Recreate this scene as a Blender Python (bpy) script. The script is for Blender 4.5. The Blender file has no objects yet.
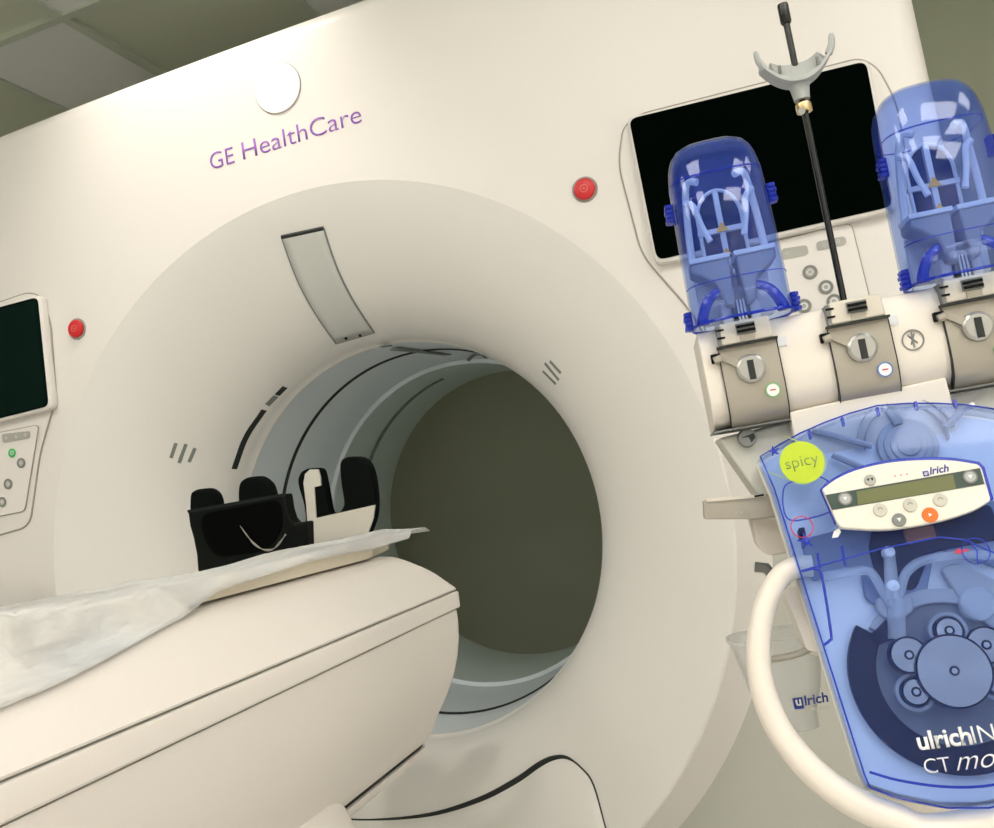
import bpy, bmesh, math, random
from mathutils import Vector, Matrix, noise
random.seed(4)
PI = math.pi
scene = bpy.context.scene
COL = scene.collection
W, H = 994, 828
FLOOR = -1.05            # scanner isocentre is z = 0 while building; all is lifted by 1.05 m at the end
FOC = 911.404
CAM = Vector((0.88072, -1.65854, 0.05571))
YAW, PITCH, ROLL = 0.30788, 0.08983, -0.16888

def cam_axes():
    ca, sa, cb, sb, cc, sc = math.cos(YAW), math.sin(YAW), math.cos(PITCH), math.sin(PITCH), math.cos(ROLL), math.sin(ROLL)
    f = Vector((-sa*cb, ca*cb, sb)); r = Vector((ca, sa, 0)); u = r.cross(f)
    return r*cc+u*sc, -r*sc+u*cc, f
CR, CU, CF = cam_axes()
def ray(px, py):
    return CF + CR*((px-W/2)/FOC) - CU*((py-H/2)/FOC)
def on_y(px, py, y):
    d = ray(px, py); return CAM + d*((y-CAM.y)/d.y)
def on_x(px, py, x):
    d = ray(px, py); return CAM + d*((x-CAM.x)/d.x)
def local(px, py, fr, v=0.0):
    """(x, z) in frame fr of the point of the plane y = -v seen along this direction"""
    inv = fr.inverted(); o = inv @ CAM; d = inv.to_3x3() @ ray(px, py)
    t = (-v-o.y)/d.y; q = o+d*t
    return (q.x, q.z)
def LP(fr, v, pts): return [local(a, b, fr, v) for a, b in pts]

# ------------------------------------------------------------------ materials
def mat(name, color, rough=0.45, metal=0.0, spec=0.5, coat=0.0, bump=0.0, bscale=300.0, var=0.0, aniso=0.0):
    m = bpy.data.materials.new(name); m.use_nodes = True
    nt = m.node_tree; b = nt.nodes['Principled BSDF']
    b.inputs['Roughness'].default_value = rough; b.inputs['Metallic'].default_value = metal
    b.inputs['Specular IOR Level'].default_value = spec
    b.inputs['Coat Weight'].default_value = coat
    b.inputs['Base Color'].default_value = (*color, 1)
    tc = nt.nodes.new('ShaderNodeTexCoord')
    n = nt.nodes.new('ShaderNodeTexNoise'); n.inputs['Scale'].default_value = bscale
    nt.links.new(tc.outputs['Object'], n.inputs['Vector'])
    mx = nt.nodes.new('ShaderNodeMix'); mx.data_type = 'RGBA'
    k = max(var, 0.015)
    mx.inputs[6].default_value = (*[c*(1-k) for c in color], 1)
    mx.inputs[7].default_value = (*[min(1, c*(1+k)) for c in color], 1)
    nt.links.new(n.outputs['Fac'], mx.inputs[0]); nt.links.new(mx.outputs[2], b.inputs['Base Color'])
    if bump:
        bp = nt.nodes.new('ShaderNodeBump'); bp.inputs['Strength'].default_value = bump; bp.inputs['Distance'].default_value = 0.001
        nt.links.new(n.outputs['Fac'], bp.inputs['Height']); nt.links.new(bp.outputs['Normal'], b.inputs['Normal'])
    if aniso:
        b.inputs['Anisotropic'].default_value = aniso; b.inputs['Anisotropic Rotation'].default_value = .0
        tg = nt.nodes.new('ShaderNodeTangent'); tg.direction_type = 'RADIAL'; tg.axis = 'Y'
        nt.links.new(tg.outputs['Tangent'], b.inputs['Tangent'])
    return m
def glass(name, tint, diff, dmix, rough=0.04, f0=.03):
    """clear tinted plastic shell: tinted transparency, a little body colour, fresnel gloss"""
    m = bpy.data.materials.new(name); m.use_nodes = True
    nt = m.node_tree; nt.nodes.clear()
    o = nt.nodes.new('ShaderNodeOutputMaterial')
    t = nt.nodes.new('ShaderNodeBsdfTransparent'); t.inputs[0].default_value = (*tint, 1)
    d = nt.nodes.new('ShaderNodeBsdfDiffuse'); d.inputs[0].default_value = (*diff, 1)
    g = nt.nodes.new('ShaderNodeBsdfGlossy'); g.inputs['Roughness'].default_value = rough
    lw = nt.nodes.new('ShaderNodeLayerWeight'); lw.inputs[0].default_value = .5
    pw = nt.nodes.new('ShaderNodeMath'); pw.operation = 'POWER'; pw.inputs[1].default_value = 5
    fr = nt.nodes.new('ShaderNodeMath'); fr.operation = 'MULTIPLY_ADD'; fr.inputs[1].default_value = .55; fr.inputs[2].default_value = f0
    nt.links.new(lw.outputs['Facing'], pw.inputs[0]); nt.links.new(pw.outputs[0], fr.inputs[0])
    m1 = nt.nodes.new('ShaderNodeMixShader'); m1.inputs[0].default_value = dmix
    m2 = nt.nodes.new('ShaderNodeMixShader')
    nt.links.new(t.outputs[0], m1.inputs[1]); nt.links.new(d.outputs[0], m1.inputs[2])
    nt.links.new(fr.outputs[0], m2.inputs[0]); nt.links.new(m1.outputs[0], m2.inputs[1]); nt.links.new(g.outputs[0], m2.inputs[2])
    nt.links.new(m2.outputs[0], o.inputs[0])
    return m
def emis(name, color, s):
    m = bpy.data.materials.new(name); m.use_nodes = True
    b = m.node_tree.nodes['Principled BSDF']
    b.inputs['Base Color'].default_value = (*color, 1)
    b.inputs['Emission Color'].default_value = (*color, 1); b.inputs['Emission Strength'].default_value = s
    return m
M = {}
M['shell'] = mat('scanner_white_paint', (.80, .77, .73), .38, spec=.45)
M['flare'] = mat('scanner_bore_white', (.80, .785, .74), .42, spec=.4)
M['liner'] = mat('bore_liner_polycarbonate', (.70, .765, .79), .35)
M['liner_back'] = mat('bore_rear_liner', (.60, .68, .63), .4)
M['seam'] = mat('dark_seam', (.012, .016, .014), .6)
M['groove'] = mat('groove_grey', (.36, .33, .29), .7)
M['groove2'] = mat('table_groove', (.30, .32, .28), .7)
M['screen'] = mat('black_glass', (.0008, .0022, .0014), .6, spec=0)
M['screenL'] = mat('dark_green_glass', (.0015, .005, .0035), .6, spec=0)
M['grey'] = mat('grey_key', (.42, .42, .38), .5)
M['greyd'] = mat('grey_key_dark', (.20, .21, .20), .5)
M['green'] = mat('green_key', (.05, .50, .13), .45)
M['red'] = mat('red_button', (.62, .015, .02), .35)
M['redl'] = mat('red_button_mark', (.75, .16, .13), .5)
M['purple'] = mat('purple_print', (.32, .12, .52), .5)
M['disc'] = mat('white_disc', (.93, .93, .93), .3)
M['slot'] = mat('vent_grey', (.20, .22, .20), .6)
M['black'] = mat('black_plastic', (.0035, .005, .0042), .5, spec=.10)
M['blackfoam'] = mat('black_foam', (.0035, .005, .0045), .8, spec=.06, bump=.3)
M['cream'] = mat('cream_foam', (.62, .60, .53), .8, bump=.4, bscale=500)
M['table'] = mat('table_white_shell', (.79, .745, .695), .5, spec=.35)
M['cradle'] = mat('cradle_cream', (.74, .68, .54), .5)
M['inj'] = mat('injector_white', (.80, .75, .67), .38)
M['cap'] = mat('injector_beige', (.66, .62, .53), .4)
M['greige'] = mat('injector_greige_metal', (.40, .37, .31), .38, metal=.25)
M['greybody'] = mat('injector_grey_body', (.60, .60, .54), .45)
M['silver'] = mat('silver_knob', (.48, .48, .46), .3, metal=.85)
M['steel'] = mat('turned_steel', (.44, .43, .43), .18, metal=1.0, aniso=.85)
M['brass'] = mat('brass_collar', (.66, .50, .27), .3, metal=.9)
M['rod'] = mat('black_rod', (.006, .007, .006), .25, spec=.5)
M['hook'] = mat('grey_plastic', (.40, .42, .41), .45)
M['palegrey'] = mat('pale_grey_plastic', (.74, .76, .80), .4)
M['midgrey'] = mat('bottle_cup_grey', (.30, .31, .33), .45)
M['amber'] = mat('amber_sign', (.95, .50, .01), .5)
M['hood'] = glass('blue_hood_plastic', (.775, .85, .99), (.04, .13, .95), .065)
M['door'] = glass('blue_door_plastic', (.785, .86, .988), (.03, .12, .95), .032, f0=.014)
M['bluerim'] = mat('solid_blue_plastic', (.012, .035, .42), .25)
M['bluelug'] = glass('blue_lug_plastic', (.20, .32, .9), (.02, .06, .6), .35)
M['clear'] = glass('clear_tube', (.93, .95, .97), (.9, .93, .97), .30)
M['frost'] = glass('frosted_cup', (.965, .97, .965), (.86, .87, .86), .26, .3)
M['lime'] = mat('lime_sticker', (.46, .60, .008), .5)
M['limel'] = mat('lime_line', (.45, .62, .22), .5)
M['spicyt'] = mat('sticker_grey_print', (.20, .27, .10), .6)
M['navy'] = mat('navy_print', (.01, .03, .28), .5)
M['whitep'] = mat('white_print', (.85, .86, .86), .5)
M['redp'] = mat('red_print', (.55, .02, .05), .5)
M['panel'] = mat('display_ivory', (.78, .75, .66), .4)
M['lcdband'] = mat('display_dark_green', (.025, .055, .042), .4)
M['lcd'] = mat('lcd_olive', (.13, .145, .045), .4)
M['orange'] = mat('orange_key', (.85, .155, .004), .4)
M['race'] = mat('dark_raceway', (.004, .006, .009), .4, spec=.2)
M['plate'] = mat('pump_plate_white', (.80, .82, .84), .4)
M['plated'] = mat('pump_plate_grey', (.40, .41, .42), .4)
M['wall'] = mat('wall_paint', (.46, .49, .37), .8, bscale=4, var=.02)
M['wallp'] = mat('wall_paint_pale', (.84, .83, .79), .8, bscale=4, var=.02)
M['floor'] = mat('vinyl_floor', (.80, .79, .76), .5, bscale=6, var=.04)
M['tile'] = mat('ceiling_tile', (.60, .64, .50), .9, bump=.3, bscale=180, var=.03)
M['tileb'] = mat('ceiling_tile_grey', (.82, .84, .80), .9, bump=.3, bscale=180, var=.03)
M['tbar'] = mat('ceiling_bar', (.56, .61, .50), .6)
M['lens'] = emis('light_diffuser', (1.0, .948, .895), 8.2)
M['spotlens'] = emis('downlight_lens', (1.0, .95, .85), 6)
M['bin'] = mat('castor_black', (.02, .02, .02), .6)

# ------------------------------------------------------------------ mesh helpers
class MB:
    def __init__(s): s.bm = bmesh.new()
    def box(s, x0, x1, y0, y1, z0, z1):
        v = [s.bm.verts.new(p) for p in ((x0,y0,z0),(x1,y0,z0),(x1,y1,z0),(x0,y1,z0),(x0,y0,z1),(x1,y0,z1),(x1,y1,z1),(x0,y1,z1))]
        for f in ((0,3,2,1),(4,5,6,7),(0,1,5,4),(1,2,6,5),(2,3,7,6),(3,0,4,7)): s.bm.faces.new([v[i] for i in f])
        return s
    def prism(s, pts, y0, y1):
        """polygon of (x, z) extruded along y from y0 (front) to y1"""
        a = [s.bm.verts.new((x, y0, z)) for x, z in pts]; b = [s.bm.verts.new((x, y1, z)) for x, z in pts]
        n = len(pts)
        s.bm.faces.new(a); s.bm.faces.new(b[::-1])
        for i in range(n): s.bm.faces.new((a[i], b[i], b[(i+1)%n], a[(i+1)%n]))
        return s
    def loft(s, rings, closed=True, cap0=False, cap1=False):
        R = [[s.bm.verts.new(p) for p in r] for r in rings]
        n = len(R[0])
        for a, b in zip(R, R[1:]):
            for i in range(n if closed else n-1):
                j = (i+1) % n; s.bm.faces.new((a[i], a[j], b[j], b[i]))
        if cap0: s.bm.faces.new(R[0][::-1])
        if cap1: s.bm.faces.new(R[-1])
        return s
    def tube(s, path, r, n=10, closed=False):
        P = [Vector(p) for p in path]; m = len(P); rings = []
        up = None
        for i in range(m):
            a = P[i-1] if (i > 0 or closed) else P[i]; b = P[(i+1) % m] if (i < m-1 or closed) else P[i]
            t = (b-a).normalized()
            if up is None:
                up = Vector((0,0,1)) if abs(t.z) < .9 else Vector((1,0,0))
            x = (up-t*up.dot(t))
            if x.length < 1e-6: x = t.orthogonal()
            x.normalize(); y = t.cross(x); up = x
            rr = r[i] if isinstance(r, (list, tuple)) else r
            rings.append([P[i]+(x*math.cos(2*PI*k/n)+y*math.sin(2*PI*k/n))*rr for k in range(n)])
        if closed: rings.append(rings[0])
        if closed:
            R = [[s.bm.verts.new(p) for p in q] for q in rings[:-1]]
            for i in range(len(R)):
                a, b = R[i], R[(i+1) % len(R)]
                for k in range(n): s.bm.faces.new((a[k], a[(k+1)%n], b[(k+1)%n], b[k]))
        else: s.loft(rings, True, True, True)
        return s
    def lathe(s, prof, n=48, c=(0,0,0), axis='y', cap=False):
        """prof list of (r, h); revolve about an axis through c"""
        rings = []
        for r, h in prof:
            q = []
            for k in range(n):
                a = 2*PI*k/n; e, g = r*math.cos(a), r*math.sin(a)
                q.append((c[0]+e, c[1]+h, c[2]+g) if axis == 'y' else (c[0]+e, c[1]+g, c[2]+h) if axis == 'z' else (c[0]+h, c[1]+e, c[2]+g))
            rings.append(q)
        s.loft(rings, True, cap, cap); return s
    def disc(s, x, z, r, y0, y1, n=32, rz=None):
        rz = rz or r
        return s.prism([(x+r*math.cos(2*PI*k/n), z+rz*math.sin(2*PI*k/n)) for k in range(n)], y0, y1)
    def ring(s, x, z, r0, r1, y0, y1, n=48, a0=0., a1=2*PI):
        full = abs(a1-a0-2*PI) < 1e-6
        rings = []
        m = n if full else n+1
        for k in range(m):
            a = a0+(a1-a0)*k/n; c, d = math.cos(a), math.sin(a)
            rings.append([(x+r0*c, y0, z+r0*d), (x+r1*c, y0, z+r1*d), (x+r1*c, y1, z+r1*d), (x+r0*c, y1, z+r0*d)])
        if full: rings.append(rings[0]); s.loft(rings); bmesh.ops.remove_doubles(s.bm, verts=s.bm.verts, dist=1e-7)
        else: s.loft(rings, True, True, True)
        return s
    def build(s, name, m, parent=None, smooth=35, bevel=0, seg=3, solid=0, sub=0, loc=None, label=None):
        bmesh.ops.recalc_face_normals(s.bm, faces=s.bm.faces)
        me = bpy.data.meshes.new(name); s.bm.to_mesh(me); s.bm.free()
        return link(name, me, m, parent, smooth, bevel, seg, solid, sub, loc, label)
def link(name, me, m, parent=None, smooth=35, bevel=0, seg=3, solid=0, sub=0, loc=None, label=None):
    me.materials.clear(); me.materials.append(m)
    if smooth:
        me.polygons.foreach_set('use_smooth', [True]*len(me.polygons)); me.set_sharp_from_angle(angle=math.radians(smooth))
    o = bpy.data.objects.new(name, me); COL.objects.link(o)
    if parent: o.parent = parent
    if loc is not None: o.matrix_local = loc
    if solid:
        q = o.modifiers.new('solid', 'SOLIDIFY'); q.thickness = solid; q.offset = -1
    if bevel:
        q = o.modifiers.new('bevel', 'BEVEL'); q.width = bevel; q.segments = seg; q.limit_method = 'ANGLE'; q.angle_limit = math.radians(40)
        q.harden_normals = False
    if sub:
        q = o.modifiers.new('sub', 'SUBSURF'); q.levels = sub; q.render_levels = sub
    if label: o['label'] = label
    return o
def empty(name, mtx, label, cat, group=None):
    o = bpy.data.objects.new(name, None); COL.objects.link(o); o.matrix_world = mtx; o.empty_display_size = .1
    o['label'] = label; o['category'] = cat
    if group: o['group'] = group
    return o
def tag(o, label, cat, group=None):
    o['label'] = label; o['category'] = cat
    if group: o['group'] = group
    return o
def struct(o): o['kind'] = 'structure'; return o
def text(name, body, x, z, y, width, m, parent, bold=0.0, shear=0.0, rot=0.0, height=None, thick=.0006, space=1.0, label=None):
    """lettering in the xz plane facing -y, left end at x, baseline z"""
    cu = bpy.data.curves.new(name, 'FONT'); cu.body = body; cu.size = 1; cu.offset = bold; cu.shear = shear; cu.extrude = .0; cu.space_character = space
    cu.resolution_u = 4
    t = bpy.data.objects.new(name+'_t', cu); COL.objects.link(t)
    bpy.context.view_layer.update()
    me = bpy.data.meshes.new_from_object(t.evaluated_get(bpy.context.evaluated_depsgraph_get()))
    bpy.data.objects.remove(t)
    xs = [v.co.x for v in me.vertices]; ys = [v.co.y for v in me.vertices]
    sx = width/(max(xs)-min(xs)); sy = sx if height is None else height/(max(ys))
    x0 = min(xs); c, s = math.cos(rot), math.sin(rot)
    bm = bmesh.new(); bm.from_mesh(me)
    r = bmesh.ops.extrude_face_region(bm, geom=bm.faces[:])
    ev = [e for e in r['geom'] if isinstance(e, bmesh.types.BMVert)]
    es = set(ev)
    for v in bm.verts:
        a, b = (v.co.x-x0)*sx, v.co.y*sy
        v.co = (x+a*c-b*s, y-(thick if v in es else 0), z+a*s+b*c)
    bmesh.ops.recalc_face_normals(bm, faces=bm.faces)
    bm.to_mesh(me); bm.free(); me.name = name
    return link(name, me, m, parent, 0, label=label)
def rrect(x0, x1, z0, z1, r, n=6):
    p = []
    for cx, cz, a in ((x1-r, z1-r, 0), (x0+r, z1-r, PI/2), (x0+r, z0+r, PI), (x1-r, z0+r, 3*PI/2)):
        for k in range(n+1): p.append((cx+r*math.cos(a+PI/2*k/n), cz+r*math.sin(a+PI/2*k/n)))
    return p
def smooth_path(pts, n=8, closed=False):
    """Catmull-Rom through tuples of any length"""
    P = [Vector(p) for p in pts]; m = len(P); out = []
    segs = m if closed else m-1
    for i in range(segs):
        p0 = P[(i-1) % m] if (closed or i > 0) else P[0]*2-P[1]
        p1, p2 = P[i], P[(i+1) % m]
        p3 = P[(i+2) % m] if (closed or i+2 < m) else P[-1]*2-P[-2]
        for k in range(n):
            t = k/n
            out.append(0.5*((2*p1)+(p2-p0)*t+(2*p0-5*p1+4*p2-p3)*t*t+(3*p1-p0-3*p2+p3)*t**3))
    if not closed: out.append(P[-1])
    return [tuple(v) for v in out]

def round_poly(pts, r, n=5):
    """round the corners of an (x, z) polygon"""
    P = [Vector(p) for p in pts]; m = len(P); out = []
    for i in range(m):
        a, b, c = P[i-1], P[i], P[(i+1) % m]
        u, v = (a-b), (c-b)
        d = min(r, u.length*.45, v.length*.45)
        s, e = b+u.normalized()*d, b+v.normalized()*d
        for k in range(n+1):
            t = k/n; out.append(tuple(s*(1-t)**2+b*2*t*(1-t)+e*t*t))
    return out

# ------------------------------------------------------------------ room
RX0, RX1, RY0, RY1, CEIL = -3.4, 2.9, -3.9, 1.65, 1.65
struct(MB().box(RX0, RX1, RY0, RY1, FLOOR-.05, FLOOR).build('floor', M['floor']))
struct(MB().box(RX0, RX1, RY0, RY1, CEIL+.012, CEIL+.08).build('ceiling', M['tile']))
struct(MB().box(RX0, RX1, RY1, RY1+.1, FLOOR, CEIL).build('wall_back', M['wall']))
struct(MB().box(RX0, RX1, RY0-.1, RY0, FLOOR, CEIL).build('wall_front', M['wallp']))
struct(MB().box(RX0-.1, RX0, RY0, RY1, FLOOR, CEIL).build('wall_left', M['wallp']))
struct(MB().box(RX1, RX1+.1, RY0, RY1, FLOOR, CEIL).build('wall_right', M['wallp']))
GX = [-3.12, -2.52, -1.92, -1.315, -.9, -.29, .31, .91, 1.51, 2.11, 2.71]
GY = [.44+.6*k for k in range(-7, 3)]
tb = MB()
for x in GX: tb.box(x-.013, x+.013, RY0, RY1, CEIL-.004, CEIL+.012)
for y in GY: tb.box(RX0, RX1, y-.013, y+.013, CEIL-.005, CEIL+.012)
struct(tb.build('trim_1', M['tbar']))
mb = MB()
for (a, b), (c, d) in (((-1.315, -.9), (.44, 1.04)), ((-.29, .31), (.44, 1.04)), ((-.9, -.29), (-.16, .44))):
    mb.box(a+.013, b-.013, c+.013, d-.013, CEIL+.004, CEIL+.014)
struct(mb.build('trim_2', M['tileb']))

# ------------------------------------------------------------------ scanner gantry
R0, RT, YT, PH0 = .75, .459, .29, math.radians(25)
gantry = empty('ct_scanner', Matrix.Translation((0, .5, FLOOR)), 'large white ring-shaped scanner with a round open bore behind the patient table', 'medical scanner')
GI = Matrix.Translation((0, -.5, -FLOOR))     # children are written in isocentre coordinates
def G(mb, name, m, parent=gantry, **k):
    if parent is gantry: k['loc'] = GI
    return mb.build(name, m, parent, **k)
def flare_r(y):
    y = min(max(y, 0), YT)
    c = math.cos(PH0)*(1-y/YT)
    return R0-(R0-RT)/(1-math.sin(PH0))*(math.sqrt(1-c*c)-math.sin(PH0))
def flare_y(r):
    lo, hi = 0., YT
    for _ in range(40):
        m = (lo+hi)/2
        if flare_r(m) > r: lo = m
        else: hi = m
    return lo
def on_flare(px, py):
    d = ray(px, py); t0 = (0-CAM.y)/d.y; t1 = (YT-CAM.y)/d.y
    for k in range(400):
        t = t0+(t1-t0)*k/399; q = CAM+d*t
        if math.hypot(q.x, q.z) > flare_r(q.y): return q
    return CAM+d*t1
def flare_n(q):
    """normal into the opening, towards the room"""
    e = .004; y = min(max(q.y, e), YT-e)
    s = (flare_r(y+e)-flare_r(y-e))/(2*e); r = math.hypot(q.x, q.z)
    n = Vector((-q.x/r, s, -q.z/r)); n.normalize(); return n
# cover: radial rings around the opening
def outline(a):
    hw, top, bot, rad = 1.21, 1.123, FLOOR, .10
    c, s = math.cos(a), math.sin(a)
    def inside(t):
        x, z = abs(t*c), t*s
        tp = top-.022*x*x
        if x > hw or z > tp or z < bot: return False
        if x > hw-rad and z > tp-rad and math.hypot(x-(hw-rad), z-(tp-rad)) > rad: return False
        return True
    lo, hi = 0., 3.
    for _ in range(50):
        m = (lo+hi)/2
        if inside(m): lo = m
        else: hi = m
    return lo
def step(a):
    z = math.sin(a)          # the lower cover stands back from the ring
    t = min(1, max(0, ((.28 if math.cos(a) > 0 else .08)-z)/.30)); return t*t*(3-2*t)
NA = 240
rings = []
ang = [2*PI*k/NA for k in range(NA)]
def rr(f): return [(f(a)[0]*math.cos(a), f(a)[1], f(a)[0]*math.sin(a)) for a in ang]
OL = {a: outline(a) for a in ang}
D = .085
rings.append(rr(lambda a: (R0, .0)))
rings.append(rr(lambda a: (R0+.004, .002*step(a))))
rings.append(rr(lambda a: (R0+.055, D*.92*step(a))))
rings.append(rr(lambda a: (R0+.062, D*step(a))))
for k in (.3, .6): rings.append(rr(lambda a: ((R0+.062)*(1-k)+(OL[a]-.05)*k, D*step(a))))
for k in range(7):
    t = k/6*PI/2
    rings.append(rr(lambda a: (OL[a]-.045+.045*math.sin(t), D*step(a)+.05*(1-math.cos(t)))))
rings.append(rr(lambda a: (OL[a], .30))); rings.append(rr(lambda a: (OL[a], 1.12)))
rings.append(rr(lambda a: (OL[a]-.03, 1.19))); rings.append(rr(lambda a: (.62, 1.19)))
def shade_zone(k):
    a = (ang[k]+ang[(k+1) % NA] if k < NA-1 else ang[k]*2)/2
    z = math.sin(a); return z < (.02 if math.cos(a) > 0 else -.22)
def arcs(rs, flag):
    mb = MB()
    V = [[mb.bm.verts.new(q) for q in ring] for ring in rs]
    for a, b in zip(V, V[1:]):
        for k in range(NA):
            if flag is None or shade_zone(k) == flag: j = (k+1) % NA; mb.bm.faces.new((a[k], a[j], b[j], b[k]))
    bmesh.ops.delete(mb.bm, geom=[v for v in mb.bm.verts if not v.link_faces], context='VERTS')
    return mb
NI = 4
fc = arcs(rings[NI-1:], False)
ri_ = arcs(rings[:NI], None); tmp = bpy.data.meshes.new('t'); ri_.bm.to_mesh(tmp); ri_.bm.free(); fc.bm.from_mesh(tmp); bpy.data.meshes.remove(tmp)
bmesh.ops.remove_doubles(fc.bm, verts=fc.bm.verts, dist=1e-6)
G(fc, 'front_cover', M['shell'], smooth=24)
G(arcs(rings[NI-1:], True), 'shaded_lower_cover', mat('scanner_shade_grey', (.50, .51, .45), .45), smooth=24, label='lower cover set back behind the ring, its shade put into a greyer colour')  # grey stands in for shade on the white cover, mostly lower right
prof = []
for k in range(41):
    y = YT*(1-math.cos(k/40*PI/2)); prof.append((flare_r(y), y))
prof += [(RT-.004, YT+.012)]
G(MB().lathe(prof, 160), 'bore_flare', M['flare'])
G(MB().lathe([(RT-.004, YT+.012), (RT-.005, YT+.016), (RT-.004, YT+.022), (RT+.002, YT+.026)], 128), 'bore_lip', M['flare'])
bl = G(MB().lathe([(RT+.002, YT+.02), (RT-.002, .40), (RT-.005, .74)], 128), 'bore_liner', M['liner'])
G(MB().lathe([(RT-.003, .474), (RT-.006, .479), (RT-.006, .486), (RT-.003, .491)], 128), 'scan_window_seam', M['seam'], bl)
G(MB().lathe([(RT-.006, .735), (RT-.016, .742), (RT-.016, .754), (RT-.006, .762)], 128), 'bore_ridge', M['liner'])
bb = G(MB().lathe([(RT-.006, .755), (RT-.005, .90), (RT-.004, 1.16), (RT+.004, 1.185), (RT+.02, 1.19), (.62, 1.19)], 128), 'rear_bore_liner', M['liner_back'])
# dark slots on the liner near its top and its rear left
def on_cyl(px, py, r):
    d = ray(px, py); t = 1.0
    for k in range(2000):
        t = 1.2+k*.0015; q = CAM+d*t
        if q.y > YT and math.hypot(q.x, q.z) > r: return q
    return q
def cyl_strip(p0, p1, r, wid, along, name, m, parent):
    """strip laid on the liner between two points; half-width wid along the axis or round the ring"""
    a0, a1 = math.atan2(p0.z, p0.x), math.atan2(p1.z, p1.x)
    L = []; 
    for k in range(13):
        t = k/12; a = a0+(a1-a0)*t; y = p0.y+(p1.y-p0.y)*t
        if along: L.append([(r*math.cos(a), y-wid, r*math.sin(a)), (r*math.cos(a), y+wid, r*math.sin(a))])
        else:
            e = wid/r; L.append([(r*math.cos(a-e), y, r*math.sin(a-e)), (r*math.cos(a+e), y, r*math.sin(a+e))])
    return G(MB().loft(L, closed=False), name, m, parent, solid=.002)
cyl_strip(on_cyl(394, 348, RT-.004), on_cyl(447, 354, RT-.004), RT-.0055, .012, False, 'dark_slot', M['slot'], bl)
cyl_strip(on_cyl(381, 346, RT-.008), on_cyl(391, 345, RT-.008), RT-.008, .008, True, 'dark_slot', M['slot'], bl)
cyl_strip(on_cyl(468, 360, RT-.008), on_cyl(486, 357, RT-.008), RT-.008, .012, True, 'dark_slot', M['slot'], bl)
q0, q1 = on_cyl(374, 470, RT-.0055), on_cyl(436, 377, RT-.0055)
yy = (q0.y+q1.y)/2; q0.y = q1.y = yy
cyl_strip(q0, q1, RT-.0065, .010, True, 'rear_slot', M['slot'], bb)
# flare fittings
def patch_strip(pts, half, name, m, parent, h=.0012):
    """thin inlay following the flare along a list of surface points"""
    L = []
    for i, q in enumerate(pts):
        t = (pts[min(i+1, len(pts)-1)]-pts[max(i-1, 0)]).normalized(); n = flare_n(q); s = n.cross(t)
        row = []
        for e in (-1, 1):
            w = q+s*half*e; y = w.y
            # put the edge back on the surface
            w = w+n*h; row.append(tuple(w))
        L.append(row+[tuple(q+s*half-n*.004), tuple(q-s*half-n*.004)])
    return G(MB().loft(L, True, True, True), name, m, parent)
def seg(a, b, n=8): return [on_flare(a[0]+(b[0]-a[0])*k/n, a[1]+(b[1]-a[1])*k/n) for k in range(n+1)]
for a, b in (((176, 443), (171, 458)), ((186, 444), (179, 463)), ((195, 448), (189, 462))): patch_strip(seg(a, b), .0040, 'speaker_slot', M['slot'], gantry)
for a, b in (((545, 363), (559, 380)), ((550, 361), (561, 373)), ((543, 371), (556, 384))): patch_strip(seg(a, b), .0035, 'speaker_slot', M['slot'], gantry)
def arc_on_flare(a, b, c, n=14):
    P = smooth_path([a, b, c], n); return [on_flare(*p) for p in P]
patch_strip(arc_on_flare((234, 469), (246, 437), (264, 410)), .0085, 'laser_slot', M['seam'], gantry)
patch_strip(seg((267, 405), (276, 396)), .0085, 'laser_slot', M['slot'], gantry)
patch_strip(seg((277, 395), (285, 387)), .0085, 'laser_slot', M['seam'], gantry)
# long window above the bore
def quad_patch(c, name, m, parent, off, nu=6, nv=16, inset=0):
    L = []
    for j in range(nv+1):
        v = j/nv
        v = inset+(1-2*inset)*v
        row = []
        for i in range(nu+1):
            u = i/nu; u = inset*2+(1-4*inset)*u
            px = (c[0][0]*(1-u)+c[1][0]*u)*(1-v)+(c[3][0]*(1-u)+c[2][0]*u)*v
            py = (c[0][1]*(1-u)+c[1][1]*u)*(1-v)+(c[3][1]*(1-u)+c[2][1]*u)*v
            # the panel's long sides bow with the surface
            px -= 5.5*math.sin(PI*v); py += 2.0*math.sin(PI*v)
            q = on_flare(px, py); row.append(tuple(q+flare_n(q)*off))
        L.append(row)
    return G(MB().loft(L, closed=False), name, m, parent, solid=.0016), L
cw = [(282, 237), (324, 228), (374, 332), (336, 343)]
lw, LL = quad_patch(cw, 'laser_window', M['liner_window'] if 'liner_window' in M else mat('window_grey_glass', (.60, .615, .58), .15, spec=.6), gantry, .0015)
edge = [Vector(r[0]) for r in LL]+[Vector(p) for p in LL[-1][1:]]+[Vector(r[-1]) for r in LL[::-1][1:]]
G(MB().tube(edge, .0024, 6), 'window_edge', M['greyd'], lw)
G(MB().tube([Vector(p) for p in LL[0]], .0045, 8), 'window_shade', M['seam'], lw)
for px, py in ((346, 337), (360, 334)):
    q = on_flare(px, py); n = flare_n(q)
    G(MB().tube([q+n*.001, q+n*.0060], .0034, 10), 'window_screw', M['seam'], lw)
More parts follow.
